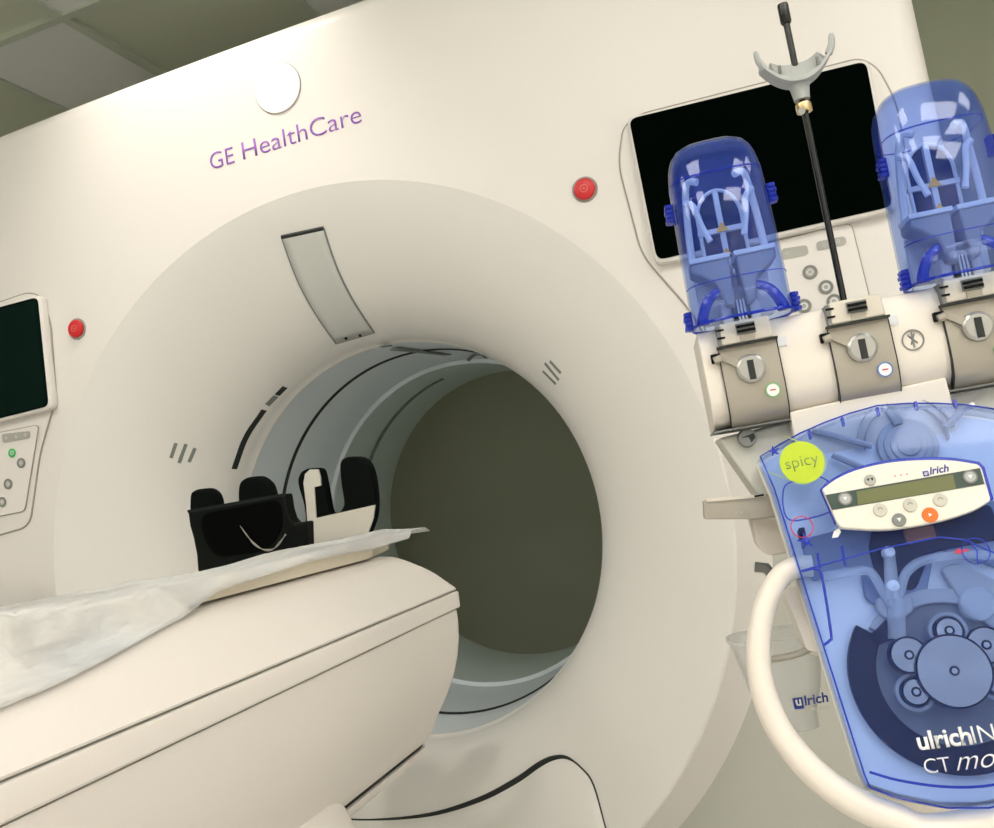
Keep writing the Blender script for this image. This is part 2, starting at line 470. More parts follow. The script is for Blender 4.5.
# lower panel under the flare, with the dark gap along its top edge
gp = smooth_path([(318, 817), (370, 820), (430, 815), (480, 800), (517, 781), (540, 765), (555, 758), (568, 758), (582, 768), (594, 785), (606, 828)], 6)
GP = [on_flare(*p) for p in gp]
L = []
for q in GP:
    row = []
    for k in range(9):
        z = q.z+(-.80-q.z)*k/8 if k else q.z
        r = math.hypot(q.x, z); y = flare_y(r) if r < R0 else 0
        e = .010*min(1, k/1.0) if k else .002
        row.append((q.x, y-e-.006*(k > 1), z))
    L.append(row)
lp = G(MB().loft(L, closed=False), 'lower_panel', M['flare'])
n0 = int(len(GP)*.74)
def gr(i): return .0018+.0045*max(0, math.sin(PI*min(1, max(0, (i-6)/(n0-6)))))
G(MB().tube([q+flare_n(q)*.002 for q in GP], [gr(i) if i < n0 else .0016 for i in range(len(GP))], 8), 'panel_gap', M['seam'], lp)

# badge and lettering on the front
G(MB().disc(-.004, .981, .054, -.0035, .02, 64), 'round_badge', M['disc'], bevel=.001, label='white glossy disc above the lettering')
G(MB().ring(-.004, .981, .054, .0556, -.0012, .004, 64), 'badge_edge', M['groove'])
t = text('brand_lettering', 'GE', -.192, .853, -.0005, .060, M['purple'], gantry, bold=-.008, height=.0365)
t.matrix_local = GI
t = text('brand_lettering', 'HealthCare', -.110, .853, -.0005, .284, M['purple'], gantry, bold=-.008, height=.0385)
t.matrix_local = GI
# emergency buttons
def estop(x, z):
    b = G(MB().lathe([(.0, -.010), (.013, -.010), (.0185, -.0085), (.0205, -.005), (.019, -.002), (.019, .01)], 32, (x, 0, z)), 'stop_button', M['red'])
    G(MB().ring(x, z, .006, .0078, -.0108, -.008, 24), 'button_mark', M['redl'], b)
    G(MB().prism([(x+.0035*math.cos(a), z+.0035*math.sin(a)) for a in (PI/2, PI/2+2.094, PI/2+4.189)], -.0108, -.008), 'button_mark', M['redl'], b)
    G(MB().ring(x, z, .0205, .0245, -.0015, .006, 40), 'button_collar', M['groove'], b)
estop(-.598, .590); estop(.598, .594)
# control stations left and right: raised plate, tablet screen, keypad
def station(s):
    pl = [(.724, .704), (.690, .690), (.668, .625), (.680, .447), (.745, .330), (.80, .17), (1.07, .15), (1.115, .30), (1.14, .43), (1.145, .60), (1.128, .665), (1.105, .69)]
    pl = round_poly([(s*x, z) for x, z in pl], .03)
    pa = G(MB().prism(pl, -.004, .01), 'control_plate', M['shell'], bevel=.003)
    G(MB().tube([(x, -.0012, z) for x, z in pl], .0022, 6, closed=True), 'plate_groove', M['groove'], pa)
    if s > 0: c = LP(Matrix(), .026, [(629, 119), (866, 61), (893, 206), (657, 260)])
    else:
        a_, b_ = LP(Matrix(), .026, [(37, 297), (48, 406)]); c = [(-1.105, a_[1]+.006), a_, b_, (-1.105, b_[1]-.004)]
    big = [(c[0][0]-.006, c[0][1]+.006), (c[1][0]+.006, c[1][1]+.006), (c[2][0]+.006, c[2][1]-.008), (c[3][0]-.006, c[3][1]-.008)]
    mo = G(MB().prism(round_poly(big, .018), -.024, .0), 'monitor', M['shell'], bevel=.006)
    G(MB().prism(round_poly(c, .015), -.0262, -.02), 'monitor_screen', M['screen'] if s > 0 else M['screenL'], mo, label='black display glass')
    if s < 0:
        G(MB().prism(round_poly([(a*.985-.012, b*.97+.016) for a, b in c], .008), -.0268, -.024), 'monitor_picture', mat('dim_lcd', (.005, .014, .011), .4, spec=.0), mo)
    return pa
sl = station(-1); sr = station(1)
I = Matrix()
def keypad(plate, outl, bars, rounds, name='keypad'):
    o = LP(I, .006, outl)
    k = G(MB().prism(round_poly(o, .012), -.008, .0), 'keypad', M['shell'], bevel=.0015)
    G(MB().tube([(x, -.0062, z) for x, z in round_poly(o, .012)], .0015, 6, closed=True), 'keypad_groove', M['groove'], k)
    for b in bars: G(MB().prism(round_poly(LP(I, .009, b), .006), -.0098, -.004), 'bar_key', M['grey'], k)
    for px, py, r, m in rounds:
        x, z = local(px, py, I, .009)
        q = G(MB().disc(x, z, r, -.0105, -.004, 24), 'round_key', M[m], k, bevel=.001)
        G(MB().ring(x, z, r*.35, r*.48, -.0111, -.009, 16), 'key_mark', M['whitep'] if m != 'grey' else M['greyd'], q) if False else None
    return k
kl = keypad(sl, [(-60, 444), (39, 425), (25, 511), (-70, 530)], [[(2, 434), (30, 431), (30, 438), (3, 443)]],
       [(12, 453, .0105, 'green'), (21, 463, .0115, 'grey'), (8, 484, .0125, 'grey'), (2, 502, .011, 'grey'), (-8, 470, .012, 'grey')])
kr = keypad(sr, [(690, 262), (851, 223), (870, 300), (850, 345), (715, 372)],
       [[(781, 249), (807, 245), (809, 254), (782, 260)], [(816, 242), (845, 236), (847, 244), (817, 251)]],
       [(810, 272, .0125, 'grey'), (826, 287, .0125, 'grey'), (804, 306, .013, 'grey'), (834, 301, .0125, 'grey')])
def mark(px, py, r, parent, m='greyd', sq=False):
    x, z = local(px, py, I, .0105)
    mb = MB()
    if sq: mb.ring(x, z, r*.8, r, -.0112, -.010, 4)
    else: mb.ring(x, z, r*.7, r, -.0112, -.010, 20)
    G(mb, 'key_mark', M[m], parent)
for p in ((810, 272), (826, 287), (804, 306), (834, 301)): mark(*p, .006, kr, 'whitep', p[0] == 810); mark(*p, .0115, kr)
for p in ((12, 453),): mark(*p, .005, kl, 'whitep')
for p in ((21, 463), (8, 484), (2, 502)): mark(*p, .0115, kl); mark(*p, .004, kl, 'whitep', True)
for px, py, pr in ((787, 253, kr), (824, 246, kr), (838, 241, kr), (6, 438, kl), (16, 437, kl), (25, 435, kl)): mark(px, py, .0035, pr, 'whitep', True)

# ------------------------------------------------------------------ patient table
table = empty('patient_table', Matrix.Translation((0, -1.2, FLOOR)), 'long white patient table with a rounded shell leading into the scanner bore', 'patient table')
TI = Matrix.Translation((0, 1.2, -FLOOR))
def T(mb, name, m, parent=table, **k):
    if parent is table: k['loc'] = TI
    return mb.build(name, m, parent, **k)
Y0, Y1 = -2.5, -.22
def extr(half, name, m, **k):
    """closed cross-section: right half listed from top to bottom, mirrored"""
    sec = half+[(-x, z) for x, z in half[::-1]]
    rings = []
    for y, sh in ((Y0, .0), (Y1-.02, 0), (Y1-.004, .001), (Y1, .003)):
        rings.append([(x-(math.copysign(sh, x)), y, z+(sh if z < -.2 else -sh*.5)) for x, z in sec])
    return T(MB().loft(rings, True, True, True), name, m, **k)
top = smooth_path([(.175, -.010), (.208, -.018), (.259, -.045), (.290, -.070), (.303, -.0815)], 5)
extr([(.02, -.010)]+top+[(.302, -.084), (.25, -.086)], 'top_cover', M['table'])
extr([(.2, -.086), (.305, -.0865), (.3065, -.089), (.3055, -.111), (.303, -.1135), (.2, -.114)], 'side_band', M['table'])
low = smooth_path([(.298, -.1165), (.297, -.14), (.291, -.175), (.278, -.215), (.258, -.252), (.232, -.290), (.220, -.311), (.206, -.326)], 4)
extr([(.1, -.1165)]+low+[(.1, -.326)], 'lower_shell', M['table'])
extr([(.1, -.081), (.2985, -.083), (.2985, -.0875), (.1, -.088)], 'seam_strip', M['groove2'])
extr([(.1, -.112), (.2965, -.1125), (.2955, -.118), (.1, -.118)], 'seam_strip', M['groove2'])
extr([(.1, -.325), (.199, -.325), (.197, -.337), (.1, -.337)], 'shadow_gap', M['seam'])
extr([(.1, -.336), (.203, -.3355), (.200, -.345), (.187, -.356), (.165, -.366), (.1, -.368)], 'slide_rail', M['table'])
pd = round_poly([(-.252, -1.9), (.252, -1.9), (.252, -.505), (-.252, -.505)], .10, 10)
rings = []
for z, f in ((FLOOR, 0), (-.40, 0), (-.345, .003), (-.318, .010), (-.300, .022), (-.292, .04)):
    rings.append([(x*(1-f/.252), -1.2025+(y+1.2025)*(1-f/.7), z) for x, y in pd])
T(MB().loft(rings, True, True, True), 'pedestal', M['table'])
# cradle: shallow concave tray that slides on the table
def cradle_w(y): return .196 if y < -.30 else .196-.085*min(1, max(0, (y+.30)/.25))**1.0
rings = []
for y in [-2.45, -1.5, -.6, -.35, -.30, -.25, -.18, -.10, -.05]:
    w = cradle_w(y); rings.append([(w*t, y, .014-.014*(1-t*t)) for t in [k/8-1 for k in range(17)]]+[(w*t*.97, y, -.008) for t in [1-k/8 for k in range(17)]])
T(MB().loft(rings, True, True, True), 'cradle', M['cradle'])

# ------------------------------------------------------------------ sheet on the cradle
def h2(x, y, s=0): return noise.noise((x*9+s, y*4, s*1.7))
sh = MB(); L = []
NYS = 200
CREASE = [((-.15, -1.3), (.16, -.95), .006), ((-.05, -1.25), (.20, -.80), .007), ((.05, -1.2), (.13, -.62), .005), ((-.17, -.95), (.08, -.70), .005), ((-.12, -.75), (.15, -.45), .004), ((.10, -1.1), (.24, -1.0), .006), ((-.18, -1.05), (-.02, -.85), .006), ((.11, -.5), (.18, -.1), .003), ((.0, -1.05), (.06, -.9), .005)]
def cover_z(x):
    x = abs(x)
    for (xa, za), (xb, zb) in zip(top, top[1:]):
        if x <= xb: return za+(zb-za)*max(0, (x-xa))/(xb-xa)
    return top[-1][1]
for j in range(NYS+1):
    y = -2.2+2.2*j/NYS
    k = min(1, max(0, (-.70-y)/.40)); k = k*k*(3-2*k)
    wr = .2045+.002*noise.noise((y*5, 3, 0))+k*(.062+.022*noise.noise((y*2.3, 5, 0)))
    wl = .205+.03*k
    w2 = min(1, max(0, (y+.42)/.11)); w2 = w2*w2*(3-2*w2)
    wl = wl*(1-w2)-.098*w2
    e = max(0, (y+.16)/.16)              # the free end past the cradle
    wr -= .036*e
    row = []
    NX = 84
    for i in range(NX+1):
        t = i/NX; x = -wl+(wr+wl)*t
        tray = .0175-.012*max(0, 1-(x/cradle_w(y))**2)
        if x > .1985: tray = max(cover_z(x)+.005, .0175-(x-.1985)*2.2*(1-.6*e)) if y < -.215 else .0175-(x-.1985)*2.2*(1-.6*e)
        if x < -.196: tray = .0175-.25*(-x-.196)
        amp = (.006+.005*k)*min(1, max(.06, (wr-x)/.05))
        z = tray+amp*(.55+h2(x+.4*y, y)*.8+.5*noise.noise((x*22+y*6, y*9, 2))) + .004*abs(noise.noise((x*30-y*22, y*3, 7)))
        z = max(z, tray+.0016)
        z += (1-k)*.014*math.exp(-((x-.10)/.09)**2)*min(1, max(0, (y+.75)/.3))*(1-.6*e)
        for (xa, ya), (xb, yb_), hgt in CREASE:
            dx, dy = xb-xa, yb_-ya; u = min(1, max(0, ((x-xa)*dx+(y-ya)*dy)/(dx*dx+dy*dy)))
            dd = math.hypot(x-xa-u*dx, y-ya-u*dy); z += 1.8*hgt*math.exp(-(dd/.006)**2)*math.sin(PI*u)
        z += -.009*max(0, (y+.035)/.035)
        row.append((x, y+e*.02*t-.05*e*(1-t), z))
    L.append(row)
sh.loft(L, closed=False)
ms = bpy.data.materials.new('crinkled_film'); ms.use_nodes = True
nt = ms.node_tree; b = nt.nodes['Principled BSDF']
b.inputs['Base Color'].default_value = (.78, .785, .76, 1); b.inputs['Roughness'].default_value = .38; b.inputs['Alpha'].default_value = .60
tcn = nt.nodes.new('ShaderNodeTexCoord'); mp = nt.nodes.new('ShaderNodeMapping'); mp.inputs['Scale'].default_value = (26, 7, 10); mp.inputs['Rotation'].default_value = (0, 0, .5)
nz = nt.nodes.new('ShaderNodeTexNoise'); nz.inputs['Scale'].default_value = 1; nz.inputs['Detail'].default_value = 4
bp = nt.nodes.new('ShaderNodeBump'); bp.inputs['Strength'].default_value = 1.0; bp.inputs['Distance'].default_value = .03
nt.links.new(tcn.outputs['Object'], mp.inputs[0]); nt.links.new(mp.outputs[0], nz.inputs['Vector']); vo = nt.nodes.new('ShaderNodeTexVoronoi'); vo.inputs['Scale'].default_value = .62; vo.inputs['Randomness'].default_value = 1
wob = nt.nodes.new('ShaderNodeMix'); wob.data_type = 'RGBA'; wob.inputs[0].default_value = .22
nt.links.new(mp.outputs[0], wob.inputs[6]); nt.links.new(nz.outputs['Color'], wob.inputs[7]); nt.links.new(wob.outputs[2], vo.inputs['Vector'])
ad = nt.nodes.new('ShaderNodeMath'); ad.operation = 'ADD'; nt.links.new(nz.outputs['Fac'], ad.inputs[0]); nt.links.new(vo.outputs['Distance'], ad.inputs[1])
nt.links.new(ad.outputs[0], bp.inputs['Height']); nt.links.new(bp.outputs[0], b.inputs['Normal'])
cr = nt.nodes.new('ShaderNodeValToRGB'); cr.color_ramp.elements[0].position = .3; cr.color_ramp.elements[0].color = (.80, .84, .87, 1); cr.color_ramp.elements[1].position = .6; cr.color_ramp.elements[1].color = (.93, .92, .89, 1)
nt.links.new(nz.outputs['Fac'], cr.inputs[0]); nt.links.new(cr.outputs[0], b.inputs['Base Color'])
tag(sh.build('plastic_sheet', ms, smooth=80, solid=.0008), 'thin crinkled translucent sheet lying over the table with a lifted corner', 'sheet')

# ------------------------------------------------------------------ head holders at the end of the cradle
def c4(pts): return [(180+x*.2616, 440+y*.2616) for x, y in pts]
def c4s(pts): return [(a-3, b) for a, b in c4(pts)]
def PY(pts, y): return [(q.x, max(q.z, .0145)) for q in (on_y(a, b, y) for a, b in pts)]
hh = empty('head_holder', Matrix.Translation((-.03, -.27, .012)), 'black trough shaped head holder with two rounded ears on the table end', 'head holder')
HI = Matrix.Translation((.03, .27, -.012))
def Hh(mb, name, m, parent=hh, **k):
    if parent is hh: k['loc'] = HI
    return mb.build(name, m, parent, **k)
pl = PY(c4([(28, 272), (130, 253), (250, 234), (400, 205), (408, 262), (420, 300), (438, 320), (482, 310), (484, 400), (484, 470), (70, 530), (62, 440), (48, 370), (36, 330)]), -.29)
tr = Hh(MB().prism(pl, -.29, -.262), 'trough', M['black'], bevel=.004)
ipl = PY(c4([(28, 268), (398, 203), (400, 214), (30, 279)]), -.291)
Hh(MB().prism(ipl, -.2915, -.286), 'trough_rim', mat('rim_black', (.014, .018, .016), .4, spec=.1), tr)
ins = PY(c4([(75, 285), (385, 225), (395, 330), (360, 395), (300, 430), (140, 450), (90, 380)]), -.291)
Hh(MB().prism(round_poly(ins, .02), -.2908, -.289), 'trough_inside', mat('inside_black', (.0016, .002, .002), .7, spec=.03), tr)
for e in ([(34, 290), (36, 215), (48, 195), (75, 187), (108, 186), (130, 200), (143, 225), (152, 280)], [(222, 260), (220, 200), (226, 165), (245, 147), (275, 140), (305, 140), (330, 157), (346, 180), (360, 230)]):
    Hh(MB().prism(PY(smooth_path(c4(e), 4), -.262), -.262, -.240), 'ear_pad', M['blackfoam'], bevel=.006)
u = PY(smooth_path(c4([(222, 330), (245, 362), (275, 398), (310, 420), (345, 420), (372, 396), (396, 362)]), 6), -.30)
Hh(MB().tube([(x, -.2935, z) for x, z in u], [.0006+.0014*abs(math.sin(k*.37))*min(1, k/10) for k in range(len(u))], 8), 'strap_edge', mat('strap_grey', (.30, .29, .25), .7), label='pale edge of a strap')
hs = empty('head_support', Matrix.Translation((0, .03, .0)), 'U-shaped head support, black with a cream foam face, nearest the bore', 'head support')
HI2 = Matrix.Translation((0, -.03, 0))
o2 = c4s([(478, 430), (492, 330), (484, 250), (462, 170), (468, 130), (490, 112), (520, 107), (545, 112), (556, 140), (570, 215), (580, 268), (590, 280), (618, 276), (634, 255), (636, 230), (626, 160), (622, 95), (636, 70), (668, 63), (700, 66), (722, 82), (738, 112), (750, 165), (756, 240), (750, 300), (728, 362), (722, 430)])
MB().prism(PY([o2[0]]+smooth_path(o2[1:-1], 4)+[o2[-1]], .0), .0, .026).build('support_body', M['blackfoam'], hs, bevel=.004, loc=HI2)
cf = c4s([(485, 430), (500, 330), (495, 250), (484, 165), (490, 130), (508, 113), (540, 112), (548, 140), (550, 174), (524, 180), (528, 240), (532, 298), (640, 274), (757, 248), (750, 300), (728, 362), (722, 430)])
MB().prism(PY(cf, -.003), -.004, .0).build('foam_face', M['cream'], hs, loc=HI2, label='cream foam face of the support')
cr = MB().box(-.10, .05, -.04, .03, -.012, .018); cr.build('support_tongue', M['black'], hs, loc=HI2, bevel=.004)

# ------------------------------------------------------------------ contrast injector
OI = Vector((.977, -.609, .088)); PSI = math.radians(8); TAU = math.radians(15)
INJ = Matrix.Translation(OI) @ Matrix.Rotation(PSI, 4, 'Z')
TILT = Matrix.Rotation(-TAU, 4, 'X')
DOOR = INJ @ TILT
inj = empty('contrast_injector', Matrix.Translation((OI.x, OI.y, FLOOR)) @ Matrix.Rotation(PSI, 4, 'Z'), 'white contrast injector with blue clear door and hoods, standing beside the scanner', 'injector')
UP = Matrix.Translation((0, 0, OI.z-FLOOR))
def J(mb, name, m, parent=inj, **k):
    if parent is inj: k['loc'] = UP
    return mb.build(name, m, parent, **k)
def JD(mb, name, m, parent=inj, **k):
    if parent is inj: k['loc'] = UP @ TILT
    return mb.build(name, m, parent, **k)
CX = -.015
def prof_x(prof, u0, u1):
    """profile of (y, z) extruded along u"""
    return MB().loft([[(u, y, z) for y, z in prof] for u in (u0, u1)], True, True, True)
bl_prof = [(-.004, .108), (-.010, .10), (-.013, .08), (-.0145, .05), (-.013, .03), (-.008, .016), (.002, .006), (.02, .0), (.06, -.002), (.10, .0), (.10, .108)]
hb = J(prof_x(bl_prof, -.180, .150), 'holder_block', M['inj'], bevel=.002)
J(MB().box(-.181, .151, -.004, .09, -.0035, -.0015), 'block_seam', M['greyd'], hb)
gb = MB().prism(LP(INJ, 0, [(719, 438), (792, 420), (960, 382), (1060, 375), (1045, 520), (770, 520), (762, 500)]), .012, .11)
J(gb, 'grey_body', M['greybody'], bevel=.004)
wp = MB().prism(LP(INJ, .008, [(790, 412), (946, 377), (957, 420), (960, 470), (800, 470)]), -.008, .02)
J(wp, 'white_panel', M['inj'], bevel=.002)
for i in range(3):
    uc = (-.1295, -.0145, .1005)[i]; lab = ('green', 'blue', 'green')[i]
    tp = [(-.016, .085), (-.0175, .06), (-.0185, .04), (-.017, .025), (-.013, .012), (-.004, .002), (.006, -.004), (.010, -.002), (-.004, .010), (-.008, .085)]
    tg = J(prof_x(tp, uc-.0315, uc+.0295), 'holder_tongue', M['greige'])
    J(prof_x([(y-.0004, z) for y, z in tp], uc+.0295, uc+.0306), 'tongue_edge', M['seam'], tg)
    J(prof_x([(y-.0004, z-.0012) for y, z in tp[:8]]+[(.004, .0)], uc-.0325, uc-.0315), 'tongue_edge', M['seam'], tg)
    J(MB().box(uc-.0325, uc+.0306, -.006, .012, -.0058, -.0042), 'tongue_edge', M['seam'], tg)
    J(MB().box(uc-.033, uc+.031, -.0235, -.006, .0845, .0868), 'tongue_edge', M['seam'], tg)
    kn = J(MB().lathe([(.0, -.0245), (.0125, -.0245), (.0152, -.0225), (.0158, -.018), (.0165, -.014)], 32, (uc-.002, 0, .058)), 'turn_knob', M['silver'], tg)
    J(MB().box(uc-.0055, uc+.0012, -.0262, -.02, .0455, .0665), 'turn_knob', M['seam'], tg, label='black slot of the knob')
    J(MB().lathe([(.0, -.020), (.0078, -.020), (.0078, -.016)], 24, (uc+.016, 0, .031)), 'type_label', M['whitep'], tg, label='white round label')
    J(MB().ring(uc+.016, .031, .0066, .0078, -.0206, -.018, 28), 'label_ring', M['navyring'] if 'navyring' in M else mat(lab+'_ring', (.06, .20, .55) if lab == 'blue' else (.18, .48, .16), .5), tg)
    J(MB().box(uc+.0130, uc+.0190, -.0205, -.0195, .0304, .0316), 'label_mark', M['redp'], tg)
    cap = J(MB().prism(round_poly([(uc-.028, .0868), (uc+.0275, .0868), (uc+.026, .111), (uc-.0265, .111)], .003), -.0225, .04), 'holder_cap', M['cap'], bevel=.002)
    J(MB().box(uc-.0305, uc-.0275, -.0228, .02, .0868, .109), 'cap_side', M['greyd'], cap)
    J(MB().box(uc-.010, uc+.010, -.0260, -.022, .0955, .107), 'clip_plate', M['greyd'], cap)
    for z in (.1035, .0985): J(MB().box(uc-.0095, uc+.0095, -.0285, -.022, z-.0014, z+.0014), 'clip_bar', M['black'], cap)
    J(MB().box(uc-.007, uc+.008, -.0240, -.022, .0873, .0950), 'clip_plate', M['greige'], cap)
    for z in (.104, .0955): J(MB().box(uc-.031, uc-.0225, -.0232, -.022, z-.0011, z+.0011), 'cap_notch', M['black'], cap)
    lt = J(MB().box(uc-.041, uc-.030, -.0195, -.006, .0705, .0805), 'side_latch', M['black'], tg, bevel=.001)
    J(MB().tube([(uc-.0385, -.0215, .0725), (uc-.031, -.0215, .0745)], .0042, 10), 'side_latch', M['greige'], tg, label='beige end of the latch')
    lv = MB().loft([[(uc-.031, -.0195, .080), (uc-.031, -.0195, .073), (uc-.031, -.0165, .073), (uc-.031, -.0165, .080)], [(uc-.012, -.0235, .068), (uc-.012, -.0235, .058), (uc-.012, -.0175, .058), (uc-.012, -.0175, .068)]], True, True, True)
    J(lv, 'knob_lever', M['greige'], tg)
    if i < 2: J(MB().box(uc+.031, uc+.040, -.0148, -.01, .076, .086), 'guide_mark', M['palegrey'], hb)
# round pictogram between the middle and right holder
x, z = local(913, 340, INJ, .015)
J(MB().ring(x, z, .0098, .0112, -.0156, -.010, 32), 'pictogram', M['greyd'], hb)
pm = MB()
for a in (.15, 1.2, 2.2): pm.box(x-.0008, x+.0008, -.0155, -.013, z-.008, z+.0085) if a == .15 else pm.tube([(x-.007*math.cos(a), -.0148, z-.006*math.sin(a)+.001), (x+.007*math.cos(a), -.0148, z+.006*math.sin(a)+.001)], .0008, 6)
J(pm, 'pictogram', M['greyd'], hb)
# screw on the grey body
x, z = local(747, 438, INJ, -.008)
sc = J(MB().lathe([(.0, -.001), (.009, -.001), (.010, .003), (.0105, .013)], 24, (x, 0, z)), 'fixing_screw', M['greyd'])
J(MB().prism([(x-.008, z+.001), (x+.001, z+.0005), (x+.003, z-.006), (x+.008, z-.001), (x+.007, z+.004)], -.0016, .001), 'screw_slot', M['seam'], sc)

# bottle hoods with the bottle brackets inside
def sup(hx, hy, z, cy, n=44, e=3.2, uc=0):
    p = []
    for k in range(n):
        a = 2*PI*k/n; c, s = math.cos(a), math.sin(a)
        p.append((uc+hx*math.copysign(abs(c)**(2/e), c), cy+hy*math.copysign(abs(s)**(2/e), s), z))
    return p
def hood(uc, k=1.0):
    secs = [(.113, .0535, .045, .002), (.15, .0535, .046, .002), (.20, .0530, .047, .003), (.245, .0520, .046, .005), (.275, .0508, .044, .008), (.292, .0490, .041, .011), (.304, .0450, .038, .013), (.3125, .0385, .034, .015), (.3175, .030, .027, .016), (.319, .018, .016, .017)]
    h = J(MB().loft([sup(a, b, z, cy, uc=uc) for z, a, b, cy in [(.113+(z-.113)*k, a*k, b*k, cy) for z, a, b, cy in secs]], True, False, True), 'bottle_hood', M['hood'], smooth=50, solid=.0022)
    J(MB().tube(sup(.0538, .0452, .1135, .002, uc=uc), .0016, 8, closed=True), 'hood_rim', M['bluelug'], h)
    J(MB().tube(sup(.0503, .0443, .274, .008, uc=uc), .0008, 6, closed=True), 'hood_line', M['bluelug'], h)
    J(MB().tube([p for p in sup(.0538, .0465, .155, .002, uc=uc) if p[1] < .0], .0005, 6), 'hood_line', M['bluerim'], h)
    for sx, z in ((-1, .245), (1, .245), (-1, .122), (1, .122)):
        hw = .0525 if z > .2 else .0540
        mb = MB()
        for k in range(4): mb.box(*sorted((uc+sx*hw, uc+sx*(hw+.0085-.001*(k % 2)))), -.012, .004, z-.010+k*.0052, z-.010+k*.0052+.0042)
        mb.box(*sorted((uc+sx*(hw-.001), uc+sx*(hw+.005))), -.010, .004, z-.0105, z+.0105)
        J(mb, 'hood_lug', M['bluelug'], h, bevel=.0008)
    # bracket
    br = J(MB().prism(rrect(uc-.040, uc+.040, .118, .172, .004), .028, .034), 'bottle_bracket', M['palegrey'])
    yb = .026
    # arched window with a cross
    ar = [(uc-.0245, .178)]+[(uc+.0245*math.cos(PI-PI*k/20), .238+.032*math.sin(PI*k/20)) for k in range(21)]+[(uc+.0245, .178)]
    J(MB().tube([(x, yb, z) for x, z in ar], .0022, 8), 'arch_frame', M['palegrey'], br)
    J(MB().prism([(x, z) for x, z in ar], yb+.004, yb+.006), 'arch_panel', mat('smoky_window', (.008, .014, .03), .3, spec=.1), br)
    J(MB().box(uc-.003, uc+.003, yb-.003, yb+.004, .172, .269), 'cross_bar', M['palegrey'], br)
    J(MB().box(uc-.027, uc+.027, yb-.003, yb+.004, .2205, .2260), 'cross_bar', M['palegrey'], br)
    for zz, r in ((.2265, .0080), (.198, .0060)):
        J(MB().prism([(uc+r*math.cos(a), zz+r*.9*math.sin(a)-.002) for a in (PI/2, PI/2+2.094, PI/2+4.189)], yb-.006, yb-.003), 'warning_triangle', M['amber'], br, label='amber warning triangle')
    for s in (-1, 1):
        arm = smooth_path([(uc+s*.041, .012, .172), (uc+s*.039, .008, .215), (uc+s*.036, .004, .250), (uc+s*.033, -.002, .271), (uc+s*.028, -.006, .2765), (uc+s*.020, -.010, .2730)], 5)
        J(MB().tube(arm, [.0042-.0006*k/len(arm) for k in range(len(arm)-4)]+[.0042]*4, 8), 'gripper_arm', M['palegrey'], br)
        a2 = smooth_path([(uc+s*.037, .000, .256), (uc+s*.029, -.006, .248), (uc+s*.0245, -.008, .226), (uc+s*.0185, -.010, .205)], 5)
        J(MB().tube(a2, [.0040-.0012*k/len(a2) for k in range(len(a2)-2)]+[.0036, .0036], 8), 'gripper_arm', M['palegrey'], br)
        # half cup
        cup = [[(uc+s*.004, y, .182), (uc+s*.045, y, .182), (uc+s*.046, y, .172), (uc+s*.034, y, .164), (uc+s*.022, y, .156), (uc+s*.016, y, .130), (uc+s*.006, y, .126)] for y in (-.022, .020)]
        J(MB().loft(cup, True, True, True), 'bottle_cup', M['midgrey'], br, bevel=.003)
        rim = [[(uc+s*.002, y, .1865), (uc+s*.046, y, .1865), (uc+s*.046, y, .181), (uc+s*.002, y, .181)] for y in (-.024, .02)]
        J(MB().loft(rim, True, True, True), 'cup_rim', M['palegrey'], br, bevel=.001)
        leg = smooth_path([(uc+s*.012, -.01, .150), (uc+s*.022, -.014, .147), (uc+s*.034, -.016, .138), (uc+s*.042, -.016, .122), (uc+s*.043, -.016, .114)], 5)
        J(MB().tube(leg, [.004+.003*k/len(leg) for k in range(len(leg))], 8), 'blue_foot', M['bluerim'], br, label='blue curved foot')
        J(MB().box(*sorted((uc+s*.009, uc+s*.021)), -.006, .02, .111, .136), 'cup_post', M['palegrey'], br, bevel=.002)
    J(MB().box(uc-.009, uc+.009, -.012, .016, .118, .150), 'spike_block', M['greyd'], br, bevel=.002)
    for dx in (-.0035, .0, .0035): J(MB().tube([(uc+dx, -.014, .109), (uc+dx, -.014, .135)], .0011, 6), 'spike_pin', M['palegrey'], br)
hood(-.1285); hood(.1005, 1.04)
# bag pole
rx = -.0205
rod = J(MB().tube([(rx, 0, .109), (rx, 0, .444)], .0036, 14), 'bag_pole', M['rod'])
J(MB().lathe([(.0, .453), (.0055, .453), (.006, .451), (.006, .432), (.005, .430), (.0, .430)], 20, (rx, 0, 0), 'z'), 'pole_knob', M['rod'], rod)
J(MB().lathe([(.005, .3270), (.0082, .3270), (.0085, .328), (.0085, .335), (.0082, .3365), (.005, .3365)], 24, (rx, 0, 0), 'z'), 'pole_collar', M['brass'], rod)
J(MB().tube([(rx-.005, -.006, .327), (rx-.005, -.011, .325)], .0038, 12), 'collar_screw', M['silver'], rod)
# saddle shaped hook: curved band with a raised back, horns at both ends, sleeve below
rings = []
for k in range(25):
    t = k/12-1; x = rx+.038*t; zz = .3615+.026*abs(t)**2.2
    bk = .024*(1-.25*abs(t)) if abs(t) < .72 else .0
    th = .0042
    rings.append([(x, -.016, zz-th), (x, -.016, zz+.001), (x, -.0, zz+.003+bk*.8), (x, .006, zz+bk), (x, .009, zz+bk), (x, .009, zz-th)])
hk = J(MB().loft(rings, True, True, True), 'bag_hook', M['hook'], bevel=.001)
for s in (-1, 1):
    J(MB().tube(smooth_path([(rx+s*.034, -.010, .381), (rx+s*.0390, -.011, .391), (rx+s*.0405, -.012, .402)], 4), [.0042, .0042, .004, .004, .0038, .0036, .0034, .003, .002], 8), 'hook_horn', M['hook'], hk)
    J(MB().tube([(rx+s*.020, -.0165, .370), (rx+s*.020, -.0175, .378)], .0018, 8), 'hook_pin', M['greyd'], hk)
